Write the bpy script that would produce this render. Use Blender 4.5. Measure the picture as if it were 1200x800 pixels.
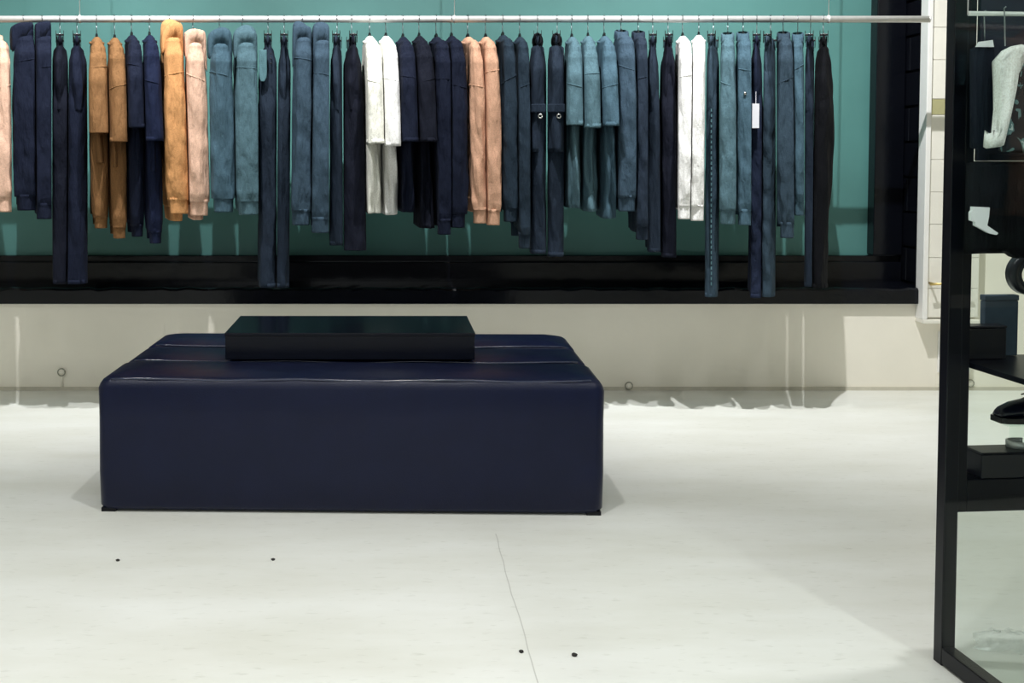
import bpy, bmesh, math, random
from mathutils import noise as mnoise
from mathutils import Vector, Matrix
random.seed(7)
PI = math.pi
S = bpy.context.scene
C = S.collection
for o in list(bpy.data.objects):
    bpy.data.objects.remove(o)

# ------------------------------------------------------------------ camera
F, CX, CY, PITCH, H = 1300.0, 455.0, 235.0, math.radians(2.4), 1.1
cam = bpy.data.cameras.new('camera'); co = bpy.data.objects.new('camera', cam); C.objects.link(co)
cam.sensor_width = 36; cam.lens = F / 1200 * 36
cam.shift_x = (600 - CX) / 1200; cam.shift_y = (CY - 400) / 1200
cam.clip_start = 0.02
co.location = (0, 0, H); co.rotation_euler = (PI / 2 - PITCH, 0, 0)
S.camera = co

def ray(x, y):
    a, b = (x - CX) / F, (CY - y) / F
    cp, sp = math.cos(PITCH), math.sin(PITCH)
    return Vector((a, cp + b * sp, -sp + b * cp))
def at_y(x, y, Y):
    d = ray(x, y); t = Y / d.y
    return Vector((0, 0, H)) + d * t
def at_z(x, y, z=0.0):
    d = ray(x, y); t = (z - H) / d.z
    return Vector((0, 0, H)) + d * t

# ------------------------------------------------------------------ world, lights, exposure
w = bpy.data.worlds.new('world'); S.world = w; w.use_nodes = True
w.node_tree.nodes['Background'].inputs[0].default_value = (0.86, 0.95, 1.0, 1)
w.node_tree.nodes['Background'].inputs[1].default_value = 0.09
S.view_settings.view_transform = 'Standard'; S.view_settings.look = 'None'
S.view_settings.gamma = 1; S.view_settings.exposure = 0.27
S.view_settings.use_curve_mapping = False

def area(name, loc, rot, size, power, col=(1, 1, 1)):
    l = bpy.data.lights.new(name, 'AREA'); l.shape = 'RECTANGLE'; l.size, l.size_y = size
    l.energy = power; l.color = col
    o = bpy.data.objects.new(name, l); C.objects.link(o); o.location = loc; o.rotation_euler = rot
    return o
def spot(name, loc, target, power, angle=80, blend=0.6, size=0.03, col=(0.985, 0.99, 1.0)):
    l = bpy.data.lights.new(name, 'SPOT'); l.energy = power; l.spot_size = math.radians(angle)
    l.spot_blend = blend; l.shadow_soft_size = size; l.color = col
    o = bpy.data.objects.new(name, l); C.objects.link(o); o.location = loc
    o.rotation_euler = (Vector(target) - Vector(loc)).to_track_quat('-Z', 'Y').to_euler()
    return o
for i, X in enumerate((-1.3, -0.62, 0.33, 1.4)):
    spot('ceiling_spot', (X, 3.8, 3.1), (X * 1.3, 4.95, 1.15), (170, 170, 175, 235)[i], (70, 74, 74, 84)[i], 0.9, 0.012)
for X in (-1.6, 0.0, 1.6):
    for Y in (1.1, 2.5):
        spot('ceiling_downlight', (X, Y, 3.1), (X, Y + 0.1, 0), 72, 96, 1.0, 0.05)
area('overhead_fill_light', (0.0, 0.2, 3.12), (0, 0, 0), (5.0, 2.0), 30, (0.97, 1, 0.98))  # added soft overhead fill for general brightness, not a known fitting
area('front_fill_light', (-0.8, -3.2, 2.2), (math.radians(86), 0, math.radians(-6)), (3.0, 1.6), 22, (0.92, 0.98, 1))  # added low fill from behind the camera; no shop window is modelled

# ------------------------------------------------------------------ materials
def lin(c):
    return tuple(((v / 255) / 12.92 if v / 255 <= 0.04045 else ((v / 255 + 0.055) / 1.055) ** 2.4) for v in c) + (1,)
MATS = {}
def base_mat(name):
    m = bpy.data.materials.new(name); m.use_nodes = True
    nt = m.node_tree
    return m, nt, nt.nodes['Principled BSDF']
def N(nt, t, **kw):
    n = nt.nodes.new(t)
    for k, v in kw.items(): setattr(n, k, v)
    return n
def plain(name, col, rough=0.5, metal=0.0, spec=0.5, var=0.08, scale=20, bump=0.0, bscale=80, coords='Object', linear=False):
    if name in MATS: return MATS[name]
    m, nt, b = base_mat(name)
    c = col if linear else lin(col)
    tc = N(nt, 'ShaderNodeTexCoord'); nz = N(nt, 'ShaderNodeTexNoise')
    nz.inputs['Scale'].default_value = scale; nz.inputs['Detail'].default_value = 5
    nt.links.new(tc.outputs[coords], nz.inputs['Vector'])
    r = N(nt, 'ShaderNodeValToRGB')
    r.color_ramp.elements[0].position = 0.3; r.color_ramp.elements[1].position = 0.7
    r.color_ramp.elements[0].color = tuple(max(0, v * (1 - var)) for v in c[:3]) + (1,)
    r.color_ramp.elements[1].color = tuple(min(1, v * (1 + var)) for v in c[:3]) + (1,)
    nt.links.new(nz.outputs['Fac'], r.inputs['Fac']); nt.links.new(r.outputs['Color'], b.inputs['Base Color'])
    b.inputs['Roughness'].default_value = rough; b.inputs['Metallic'].default_value = metal
    b.inputs['Specular IOR Level'].default_value = spec
    if bump:
        n2 = N(nt, 'ShaderNodeTexNoise'); n2.inputs['Scale'].default_value = bscale; n2.inputs['Detail'].default_value = 3
        nt.links.new(tc.outputs[coords], n2.inputs['Vector'])
        bp = N(nt, 'ShaderNodeBump'); bp.inputs['Strength'].default_value = bump; bp.inputs['Distance'].default_value = 0.004
        nt.links.new(n2.outputs['Fac'], bp.inputs['Height']); nt.links.new(bp.outputs['Normal'], b.inputs['Normal'])
    MATS[name] = m
    return m
def cloth(name, col, var=0.18, fold=0.9, sheen=0.0):
    """woven fabric: thread grain + soft vertical fold relief"""
    if name in MATS: return MATS[name]
    m, nt, b = base_mat(name); c = lin(col)
    tc = N(nt, 'ShaderNodeTexCoord')
    mp = N(nt, 'ShaderNodeMapping'); mp.inputs['Scale'].default_value = (26, 26, 7)
    nt.links.new(tc.outputs['Object'], mp.inputs['Vector'])
    n1 = N(nt, 'ShaderNodeTexNoise'); n1.inputs['Scale'].default_value = 1.0; n1.inputs['Detail'].default_value = 4
    nt.links.new(mp.outputs[0], n1.inputs['Vector'])
    n2 = N(nt, 'ShaderNodeTexNoise'); n2.inputs['Scale'].default_value = 260; n2.inputs['Detail'].default_value = 2
    nt.links.new(tc.outputs['Object'], n2.inputs['Vector'])
    mix = N(nt, 'ShaderNodeMath', operation='MULTIPLY_ADD'); mix.inputs[1].default_value = 0.6; mix.inputs[2].default_value = 0.2
    nt.links.new(n2.outputs['Fac'], mix.inputs[0])
    r = N(nt, 'ShaderNodeValToRGB')
    r.color_ramp.elements[0].position = 0.35; r.color_ramp.elements[1].position = 0.65
    r.color_ramp.elements[0].color = tuple(v * (1 - var) for v in c[:3]) + (1,)
    r.color_ramp.elements[1].color = tuple(min(1, v * (1 + var)) for v in c[:3]) + (1,)
    nt.links.new(mix.outputs[0], r.inputs['Fac']); nt.links.new(r.outputs['Color'], b.inputs['Base Color'])
    b.inputs['Roughness'].default_value = 0.88; b.inputs['Specular IOR Level'].default_value = 0.2
    b.inputs['Sheen Weight'].default_value = sheen; b.inputs['Sheen Roughness'].default_value = 0.5
    bp = N(nt, 'ShaderNodeBump'); bp.inputs['Strength'].default_value = fold; bp.inputs['Distance'].default_value = 0.024
    nt.links.new(n1.outputs['Fac'], bp.inputs['Height'])
    b2 = N(nt, 'ShaderNodeBump'); b2.inputs['Strength'].default_value = 0.25; b2.inputs['Distance'].default_value = 0.001
    nt.links.new(n2.outputs['Fac'], b2.inputs['Height']); nt.links.new(bp.outputs['Normal'], b2.inputs['Normal'])
    nt.links.new(b2.outputs['Normal'], b.inputs['Normal'])
    MATS[name] = m
    return m

M_WALL = plain('cream_paint', (248, 243, 229), 0.75, var=0.03, scale=3, bump=0.15, bscale=25)
M_PANEL_BLOCK = plain('white_block_paint', (240, 237, 226), 0.7, var=0.03, scale=8, bump=0.3, bscale=60)
M_BAND = plain('olive_shadow_band', (176, 172, 128), 0.7, var=0.05, scale=8, bump=0.3, bscale=60)  # shadow band across the block panel, painted in as an olive course
M_WHITE_METAL = plain('white_metal', (245, 244, 240), 0.4, var=0.02)
M_CEIL = plain('ceiling_paint', (225, 225, 220), 0.9, var=0.03)
M_TEAL = plain('teal_panel_paint', (82, 134, 130), 0.5, var=0.1, scale=2.2, bump=0.08, bscale=200)
M_BLACKGLOSS = plain('black_gloss_paint', (9, 11, 18), 0.2, spec=0.3, var=0.15, scale=6, bump=0.25, bscale=18)
M_BLACKMETAL = plain('black_metal', (10, 12, 20), 0.35, spec=0.25, var=0.12, scale=14)
M_BLACKBOX = plain('black_laminate', (13, 15, 26), 0.4, var=0.1, scale=10)
M_SLATE = plain('slate_board', (62, 78, 96), 0.7, var=0.12, scale=60)
M_STEEL = plain('brushed_steel', (228, 228, 226), 0.35, metal=0.35, var=0.05, scale=40)
M_HOOK = plain('hook_steel', (150, 155, 160), 0.3, metal=1.0, var=0.05)
M_HANGER = plain('black_hanger', (12, 13, 16), 0.4)
M_BRASS = plain('brass', (196, 172, 112), 0.3, metal=1.0)
M_LEATHER = plain('navy_leather', (18, 24, 50), 0.3, spec=0.22, var=0.1, scale=9, bump=0.22, bscale=260)
M_WELT = plain('navy_leather_piping', (30, 38, 66), 0.22, spec=0.8, var=0.08, scale=9)
M_TRAY = plain('tray_lacquer', (11, 15, 28), 0.2, spec=0.18, var=0.08, scale=12)
M_WHITE = plain('white_card', (246, 246, 250), 0.6, var=0.02)
M_SPECK = plain('dark_debris', (40, 38, 36), 0.9)
M_SHOE = plain('black_shoe_leather', (16, 20, 36), 0.25, bump=0.15, bscale=120)
M_BUTTON = plain('metal_button', (190, 190, 186), 0.3, metal=1.0)
M_NAVYPANEL = plain('navy_panel', (20, 26, 48), 0.6, var=0.1)

def floor_mat():
    m, nt, b = base_mat('polished_concrete')
    tc = N(nt, 'ShaderNodeTexCoord')
    mp = N(nt, 'ShaderNodeMapping'); mp.inputs['Scale'].default_value = (0.7, 2.2, 1)
    nt.links.new(tc.outputs['Object'], mp.inputs['Vector'])
    n1 = N(nt, 'ShaderNodeTexNoise'); n1.inputs['Scale'].default_value = 1.6; n1.inputs['Detail'].default_value = 8; n1.inputs['Roughness'].default_value = 0.6
    nt.links.new(mp.outputs[0], n1.inputs['Vector'])
    r = N(nt, 'ShaderNodeValToRGB')
    r.color_ramp.elements[0].position = 0.3; r.color_ramp.elements[1].position = 0.72
    r.color_ramp.elements[0].color = lin((222, 222, 212)); r.color_ramp.elements[1].color = lin((240, 241, 236))
    nt.links.new(n1.outputs['Fac'], r.inputs['Fac'])
    n2 = N(nt, 'ShaderNodeTexNoise'); n2.inputs['Scale'].default_value = 34; n2.inputs['Detail'].default_value = 6
    nt.links.new(mp.outputs[0], n2.inputs['Vector'])
    r2 = N(nt, 'ShaderNodeValToRGB'); r2.color_ramp.elements[0].position = 0.25; r2.color_ramp.elements[1].position = 0.4
    r2.color_ramp.elements[0].color = (0.86, 0.86, 0.84, 1); r2.color_ramp.elements[1].color = (1, 1, 1, 1)
    nt.links.new(n2.outputs['Fac'], r2.inputs['Fac'])
    mul = N(nt, 'ShaderNodeMix', data_type='RGBA', blend_type='MULTIPLY'); mul.inputs['Factor'].default_value = 1
    nt.links.new(r.outputs['Color'], mul.inputs['A']); nt.links.new(r2.outputs['Color'], mul.inputs['B'])
    # hairline crack running away from the viewer, wandering a little
    sp = N(nt, 'ShaderNodeSeparateXYZ'); nt.links.new(tc.outputs['Object'], sp.inputs[0])
    nw = N(nt, 'ShaderNodeTexNoise'); nw.inputs['Scale'].default_value = 3; nt.links.new(tc.outputs['Object'], nw.inputs['Vector'])
    a0 = at_z(630, 800); a1 = at_z(580, 625)
    k = (a1.x - a0.x) / (a1.y - a0.y)
    yk = N(nt, 'ShaderNodeMath', operation='MULTIPLY_ADD'); yk.inputs[1].default_value = -k; yk.inputs[2].default_value = -(a0.x - k * a0.y) - 0.012
    nt.links.new(sp.outputs['Y'], yk.inputs[0])
    dx = N(nt, 'ShaderNodeMath', operation='ADD'); nt.links.new(sp.outputs['X'], dx.inputs[0]); nt.links.new(yk.outputs[0], dx.inputs[1])
    wv = N(nt, 'ShaderNodeMath', operation='MULTIPLY_ADD'); wv.inputs[1].default_value = 0.024
    nt.links.new(nw.outputs['Fac'], wv.inputs[0]); nt.links.new(dx.outputs[0], wv.inputs[2])
    ab = N(nt, 'ShaderNodeMath', operation='ABSOLUTE'); nt.links.new(wv.outputs[0], ab.inputs[0])
    lt = N(nt, 'ShaderNodeMath', operation='LESS_THAN'); lt.inputs[1].default_value = 0.0014; nt.links.new(ab.outputs[0], lt.inputs[0])
    yl = N(nt, 'ShaderNodeMath', operation='LESS_THAN'); yl.inputs[1].default_value = a1.y; nt.links.new(sp.outputs['Y'], yl.inputs[0])
    mm = N(nt, 'ShaderNodeMath', operation='MULTIPLY'); nt.links.new(lt.outputs[0], mm.inputs[0]); nt.links.new(yl.outputs[0], mm.inputs[1])
    mh = N(nt, 'ShaderNodeMath', operation='MULTIPLY'); mh.inputs[1].default_value = 0.5; nt.links.new(mm.outputs[0], mh.inputs[0])
    mc = N(nt, 'ShaderNodeMix', data_type='RGBA'); nt.links.new(mh.outputs[0], mc.inputs['Factor'])
    nt.links.new(mul.outputs['Result'], mc.inputs['A']); mc.inputs['B'].default_value = (0.35, 0.34, 0.3, 1)
    nt.links.new(mc.outputs['Result'], b.inputs['Base Color'])
    b.inputs['Roughness'].default_value = 0.38; b.inputs['Specular IOR Level'].default_value = 0.4
    bp = N(nt, 'ShaderNodeBump'); bp.inputs['Strength'].default_value = 0.05; bp.inputs['Distance'].default_value = 0.01
    nt.links.new(n1.outputs['Fac'], bp.inputs['Height']); nt.links.new(bp.outputs['Normal'], b.inputs['Normal'])
    return m
M_FLOOR = floor_mat()

def glass_mat():
    m, nt, b = base_mat('thin_glass'); out = nt.nodes['Material Output']
    t = N(nt, 'ShaderNodeBsdfTransparent'); t.inputs[0].default_value = (0.93, 0.97, 0.95, 1)
    g = N(nt, 'ShaderNodeBsdfGlossy'); g.inputs['Roughness'].default_value = 0.02
    lw = N(nt, 'ShaderNodeLayerWeight'); lw.inputs['Blend'].default_value = 0.5
    pw = N(nt, 'ShaderNodeMath', operation='POWER'); pw.inputs[1].default_value = 5; nt.links.new(lw.outputs['Facing'], pw.inputs[0])
    fr = N(nt, 'ShaderNodeMath', operation='MULTIPLY_ADD'); fr.inputs[1].default_value = 0.15; fr.inputs[2].default_value = 0.01; nt.links.new(pw.outputs[0], fr.inputs[0])
    mx = N(nt, 'ShaderNodeMixShader')
    nt.links.new(fr.outputs[0], mx.inputs[0]); nt.links.new(t.outputs[0], mx.inputs[1]); nt.links.new(g.outputs[0], mx.inputs[2])
    nt.links.new(mx.outputs[0], out.inputs['Surface'])
    return m
M_GLASS = glass_mat()

# ------------------------------------------------------------------ mesh helpers
def obj(name, verts, faces, mat, parent=None, smooth=False, bevel=0.0):
    me = bpy.data.meshes.new(name); me.from_pydata([tuple(v) for v in verts], [], faces); me.update()
    bm = bmesh.new(); bm.from_mesh(me); bmesh.ops.recalc_face_normals(bm, faces=bm.faces); bm.to_mesh(me); bm.free()
    if smooth: me.polygons.foreach_set('use_smooth', [True] * len(me.polygons))
    me.materials.append(mat)
    o = bpy.data.objects.new(name, me); C.objects.link(o)
    if parent: o.parent = parent
    if bevel:
        b = o.modifiers.new('bevel', 'BEVEL'); b.width = bevel; b.segments = 2; b.limit_method = 'ANGLE'
    return o
class MB:
    def __init__(s): s.v = []; s.f = []
    def add(s, v, f):
        n = len(s.v); s.v += [Vector(p) for p in v]; s.f += [tuple(i + n for i in q) for q in f]; return s
    def box(s, a, b):
        x0, y0, z0 = a; x1, y1, z1 = b
        return s.add([(x0, y0, z0), (x1, y0, z0), (x1, y1, z0), (x0, y1, z0), (x0, y0, z1), (x1, y0, z1), (x1, y1, z1), (x0, y1, z1)],
                     [(0, 3, 2, 1), (4, 5, 6, 7), (0, 1, 5, 4), (1, 2, 6, 5), (2, 3, 7, 6), (3, 0, 4, 7)])
    def loft(s, rings, cap0=True, cap1=True, closed=True):
        n = len(rings[0]); v = [p for r in rings for p in r]; f = []
        for i in range(len(rings) - 1):
            for j in range(n if closed else n - 1):
                k = (j + 1) % n
                f.append((i * n + j, i * n + k, (i + 1) * n + k, (i + 1) * n + j))
        if cap0: f.append(tuple(range(n))[::-1])
        if cap1: f.append(tuple((len(rings) - 1) * n + j for j in range(n)))
        return s.add(v, f)
    def tube(s, pts, r, n=8, cap=True):
        pts = [Vector(p) for p in pts]; rings = []
        up = None
        for i, p in enumerate(pts):
            t = (pts[min(i + 1, len(pts) - 1)] - pts[max(i - 1, 0)]).normalized()
            if up is None:
                up = Vector((0, 0, 1)) if abs(t.z) < 0.9 else Vector((1, 0, 0))
            a = t.cross(up).normalized(); up = a.cross(t).normalized()
            rr = r[i] if isinstance(r, (list, tuple)) else r
            rings.append([p + (a * math.cos(2 * PI * k / n) + up * math.sin(2 * PI * k / n)) * rr for k in range(n)])
        return s.loft(rings, cap, cap)
    def build(s, name, mat, parent=None, smooth=False, bevel=0.0):
        return obj(name, s.v, s.f, mat, parent, smooth, bevel)
def empty(name, loc=(0, 0, 0), rz=0.0):
    o = bpy.data.objects.new(name, None); C.objects.link(o); o.location = loc; o.rotation_euler = (0, 0, rz)
    o.empty_display_size = 0.05
    return o
def tag(o, label, cat, group=None):
    o['label'] = label; o['category'] = cat
    if group: o['group'] = group
    return o
def struct(o, label=None):
    o['kind'] = 'structure'
    if label: o['label'] = label
    return o

# ------------------------------------------------------------------ the setting
YW = at_z(500, 457).y                     # front plane of the back wall
YR = YW - 0.36                            # clothes rail
ZCEIL = 3.2
def wz(y, Y=YW): return at_y(600, y, Y).z
def wx(x, Y=YW): return at_y(x, 250, Y).x
Z_SILL0, Z_SILL1 = wz(355.5), wz(336.5)
X_OPEN_R = wx(1083); X_OPEN_L = -3.4; Z_OPEN_T = 2.75
XL, XR, YB = -4.2, 3.6, -4.0
struct(MB().box((XL, YB, -0.1), (XR, YW + 0.6, 0)).build('floor', M_FLOOR), 'pale polished concrete floor')
struct(MB().box((XL, YB, ZCEIL), (XR, YW + 0.6, ZCEIL + 0.1)).build('ceiling', M_CEIL), 'plain white ceiling')
mb = MB()
mb.box((XL, YW, 0.0), (XR, YW + 0.3, Z_SILL0))
mb.box((X_OPEN_R, YW, Z_SILL0), (XR, YW + 0.3, ZCEIL))
mb.box((XL, YW, Z_SILL0), (X_OPEN_L, YW + 0.3, ZCEIL))
mb.box((X_OPEN_L, YW, Z_OPEN_T), (X_OPEN_R, YW + 0.3, ZCEIL))
wall = struct(mb.build('wall_back', M_WALL), 'cream painted wall below and around the dark window bay')
struct(MB().box((XR, YB, 0), (XR + .1, YW + .3, ZCEIL)).build('wall_right', M_WALL), 'plain cream wall at the right end')
struct(MB().box((XL - .1, YB, 0), (XL, YW + .3, ZCEIL)).build('wall_left', M_WALL), 'plain cream wall at the left end')
# baseboard: a very low recessed strip
struct(MB().box((XL, YW - 0.008, 0.0), (XR, YW, 0.016)).build('baseboard_back', plain('baseboard_paint', (205, 200, 184), 0.6)), 'low cream skirting strip')
# right reveal of painted blockwork, each block its own piece
yb0, yb1 = YW + 0.006, YW + 0.262
rev = struct(MB().box((X_OPEN_R - 0.004, YW + 0.001, Z_SILL1), (X_OPEN_R + 0.002, YW + 0.29, Z_OPEN_T)).build('wall_reveal', M_BLACKGLOSS), 'black painted blockwork side of the window bay')
bh = (wz(190) - wz(232)); z = wz(336) + 0.01; i = 0
me_block = None
while z < Z_OPEN_T - 0.02:
    for (a, b) in (((yb0, yb1),) if i % 2 else ((yb0, YW + 0.128), (YW + 0.134, yb1))):
        m = MB().box((-0.016, a, 0.004), (0, b, bh - 0.006))
        o = m.build('block', M_BLACKGLOSS, rev, bevel=0.004); o.location = (X_OPEN_R - 0.003, 0, z)
    z += bh; i += 1
# window: teal panel in a black frame with a deep black sill
Y_PANEL = YW + 0.24
ZP0 = wz(298.5, Y_PANEL); XP1 = at_y(1018.5, 150, Y_PANEL).x
win = struct(empty('window_1', (0, YW, Z_SILL0)), 'blanked-out window with teal panel, black frame and black sill')
def child(o, p):
    o.parent = p; o.matrix_parent_inverse = Matrix.Translation(-p.location); return o
# panel split in three wide sheets
child(MB().box((X_OPEN_L, Y_PANEL, ZP0 - 0.05), (XP1 + 0.03, Y_PANEL + 0.02, Z_OPEN_T)).build('panel', M_TEAL), win)
yf = YW + 0.17
child(MB().box((X_OPEN_L, yf, wz(333, yf)), (X_OPEN_R - 0.02, Y_PANEL + 0.02, wz(307, yf))).build('bottom_rail', M_BLACKGLOSS, bevel=0.004), win)
child(MB().box((X_OPEN_L, yf + 0.03, wz(308, yf + 0.03)), (X_OPEN_R - 0.02, Y_PANEL + 0.02, ZP0)).build('glazing_bead', M_BLACKGLOSS, bevel=0.003), win)
child(MB().box((XP1, yf, ZP0 + 0.004), (X_OPEN_R - 0.02, Y_PANEL + 0.02, Z_OPEN_T)).build('stile', M_BLACKGLOSS, bevel=0.004), win)
child(MB().box((X_OPEN_L, yf, Z_OPEN_T - 0.12), (XP1, Y_PANEL + 0.01, Z_OPEN_T)).build('top_rail', M_BLACKGLOSS, bevel=0.004), win)
# sill with a slightly uneven painted nose
mb = MB(); n = 160; rings = []
for k in range(n + 1):
    x = X_OPEN_L + (X_OPEN_R - X_OPEN_L) * k / n
    e = 0.004 * math.sin(k * 1.7) * math.sin(k * 0.31) + random.uniform(-0.0015, 0.0015)
    y0 = YW - 0.03
    rings.append([Vector(p) for p in ((x, YW + 0.29, Z_SILL0 + 0.002), (x, y0, Z_SILL0 + 0.002), (x, y0, Z_SILL1 - 0.012 + e), (x, y0 + 0.008, Z_SILL1 - 0.003 + e),
                                     (x, y0 + 0.02, Z_SILL1 + e), (x, YW + 0.06, Z_SILL1 + 0.004), (x, YW + 0.29, Z_SILL1 + 0.01))])
mb.loft(rings); child(mb.build('sill', M_BLACKGLOSS), win)

# white block panel at the right end of the bay
YPN = YW - 0.06
xa, xb2, xc = at_y(1083, 200, YPN).x, at_y(1089, 200, YPN).x, at_y(1150, 200, YPN).x
zb = at_y(1095, 374, YPN).z
pn = empty('wall_panel', (xa, YPN, zb)); tag(pn, 'white block-faced wall panel with white metal edge beside the window bay', 'panel')
child(MB().box((xb2, YPN + 0.02, zb), (xc, YW, ZCEIL)).build('backing', M_PANEL_BLOCK), pn)
child(MB().box((xa, YPN - 0.012, zb), (xb2, YW, ZCEIL)).build('edge_trim', M_WHITE_METAL, bevel=0.003), pn)
child(MB().box((xa, YPN - 0.02, zb - 0.018), (xc, YW, zb)).build('bottom_ledge', M_PANEL_BLOCK, bevel=0.003), pn)
ys = [372, 338, 302, 263, 225, 187, 134.5, 116, 70, 32, -6]
zs = [at_y(1095, y, YPN).z for y in ys] + [at_y(1095, -6, YPN).z + 0.15 * k for k in range(1, 7)]
for k in range(len(zs) - 1):
    z0, z1 = zs[k], zs[k + 1]
    if z0 > ZCEIL - 0.02: break
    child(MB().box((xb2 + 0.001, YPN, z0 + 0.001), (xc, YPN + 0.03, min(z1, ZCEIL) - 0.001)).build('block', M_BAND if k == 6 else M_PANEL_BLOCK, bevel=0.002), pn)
# brass rod on the panel
p0 = at_y(1090, 333, YPN - 0.05); p1 = at_y(1136, 331, YPN - 0.05)
rd = empty('brass_hook_rod', (p0.x, YPN, p0.z)); tag(rd, 'thin brass rod fixed across the white block panel', 'rod')
child(MB().tube([p0, p1], 0.006, 8).build('rod', M_BRASS, smooth=True), rd)
for q in (p0.lerp(p1, 0.12), p0.lerp(p1, 0.9)):
    child(MB().tube([q, q + Vector((0, 0.05, 0))], 0.005, 8).build('bracket', M_BRASS, smooth=True), rd)
# white box low on the wall
q0, q1 = at_y(1100, 389, YW), at_y(1132, 435, YW)
ob = empty('junction_box', ((q0.x + q1.x) / 2, YW, q1.z)); tag(ob, 'white plastic box on the cream wall below the block panel', 'box')
child(MB().box((q0.x, YW - 0.04, q1.z), (q1.x, YW, q0.z)).build('cover', M_WHITE_METAL, bevel=0.006), ob)
child(MB().box((q0.x - .004, YW - 0.008, q1.z - .004), (q1.x + .004, YW - 0.0005, q0.z + .004)).build('back_plate', M_WHITE_METAL), ob)
# small pipe stubs with round caps at the foot of the wall
def ring_pts(c, r, n=16): return [Vector((c[0] + r * math.cos(2 * PI * k / n), c[1], c[2] + r * math.sin(2 * PI * k / n))) for k in range(n + 1)]
for (px, py, lab) in ((72, 436, 'small round capped pipe stub on wall under the navy trousers'), (737, 452, 'small round capped pipe stub at wall foot behind the ottoman corner'),
                      (1137, 449, 'small round capped pipe stub at wall foot behind black shelving')):
    q = at_y(px, py, YW - 0.012)
    r = empty('pipe_stub', (q.x, YW, q.z)); tag(r, lab, 'pipe fitting')
    MB().tube([(0, 0, 0), (0, -0.014, 0)], 0.014, 14).build('cap', M_WALL, r, True)
    MB().tube(ring_pts((0, -0.012, 0), 0.017), 0.003, 6).build('collar', plain('grey_fitting', (150, 150, 135), 0.5), r, True)
    MB().tube([(0, -0.006, -0.012), (0, -0.006, -q.z + 0.017)], 0.006, 8).build('stem', M_WALL, r, True)
# debris specks on the floor
for (px, py, s_, lab) in ((673, 768, .007, 'dark crumb on the floor beside the hairline crack'), (611, 764, .006, 'flat dark chip on the floor left of the crack'),
                         (138, 657, .006, 'dark crumb on the floor before the ottoman, left corner'), (320, 656, .006, 'small dark chip on the floor before the middle of the ottoman')):
    q = at_z(px, py); m = MB(); rings = []
    for zz, k in ((0.0, .8), (s_ * .5, 1), (s_ * .8, .5)):
        rings.append([Vector((s_ * k * math.cos(a * PI / 3.5) * random.uniform(.7, 1.2), s_ * k * math.sin(a * PI / 3.5) * random.uniform(.7, 1.2), zz)) for a in range(7)])
    m.loft(rings); o = m.build('floor_speck', M_SPECK); o.location = q; tag(o, lab, 'debris')

# ------------------------------------------------------------------ ottoman and tray
fl, fr = at_z(115, 600), at_z(708, 605)
OW = (fr - fl).length; ang = math.atan2(fr.y - fl.y, fr.x - fl.x)
ott = empty('ottoman', ((fl + fr) / 2), ang); tag(ott, 'large navy leather ottoman with three padded channels on pale floor', 'ottoman')
ymid = (fl.y + fr.y) / 2
OH = at_y(411, 444, ymid).z
OD = at_z(411, 389, OH).y - ymid
def superring(cx, cy, hx, hy, r, z, n=10, ofs=None):
    pts = []
    for (sx, sy, a0) in ((1, 1, 0), (-1, 1, 90), (-1, -1, 180), (1, -1, 270)):
        for k in range(n):
            a = math.radians(a0 + 90 * k / (n - 1))
            pts.append(Vector((cx + sx * (hx - r) + r * math.cos(a), cy + sy * (hy - r) + r * math.sin(a), z)))
    return pts
def cushion(cy, hy, hx, h, bulge, seed):
    """one full-height padded channel with rounded shoulders, a stitched top rim and a soft crown"""
    m = MB(); rings = []
    for z, ins in ((0.008, .010), (0.02, .003), (h * .3, .0), (h * .7, .001), (h - .035, .0), (h - .022, .004), (h - .010, .011), (h - .003, .022)):
        rings.append(superring(0, cy, hx - ins, hy - ins, 0.03, z))
    for ins, dz in ((.032, .0), (.045, .003), (.07, .008), (.10, .011), (hy - .012, .012)):
        rings.append(superring(0, cy, hx - ins, max(hy - ins, .008), min(.03, max(hy - ins, .008) * .7), h + dz * bulge))
    m.loft(rings)
    for v in m.v:   # slack leather
        v.x += .003 * math.sin(v.z * 23 + seed) * (1 if v.x > 0 else -1)
        if v.z > h - .05: v.z += .0022 * math.sin(v.x * 7 + seed) + .0015 * math.sin(v.x * 19 + seed * 2)
    return m
d3 = OD / 3
for k in range(3):
    cushion(d3 * (k + .5), d3 / 2 + .001, OW / 2, OH - (.004 if k else 0), 1, k * 2.1).build('padded_channel', M_LEATHER, ott, True)
for k in range(3):   # welt along each channel's near top edge
    y = d3 * k + (.013 if k == 0 else .002)
    pts = [Vector((-OW / 2 + .04 + (OW - .08) * j / 40, y + .0015 * math.sin(j * 1.3 + k), OH - (.007 if k == 0 else .004) + .0022 * math.sin(j * .5 + k))) for j in range(41)]
    MB().tube(pts, .004, 8).build('welt', M_WELT, ott, True)
for sx in (-1, 1):
    for yy in (.03, OD - .03):
        MB().box((sx * (OW / 2 - .03) - .022, yy - .022, 0), (sx * (OW / 2 - .03) + .022, yy + .022, .012)).build('foot', M_BLACKMETAL, ott)
tl, tr = at_z(264, 424.5, OH), at_z(556.5, 425, OH)
tray = empty('display_plinth', (tl.x, tl.y, OH + .009), 0.0); tag(tray, 'low black rectangular plinth lying on the navy ottoman', 'plinth')
TW = tr.x - tl.x; TH = at_y(411, 390, tl.y).z - OH - .009; TD = at_z(411, 370, OH + .009 + TH).y - tl.y
MB().box((0, 0, 0), (TW, TD, TH - .012)).build('body', M_TRAY, tray, bevel=.002)
MB().box((-.0015, -.0015, TH - .0115), (TW + .0015, TD + .0015, TH)).build('top_board', M_TRAY, tray, bevel=.0015)

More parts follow.
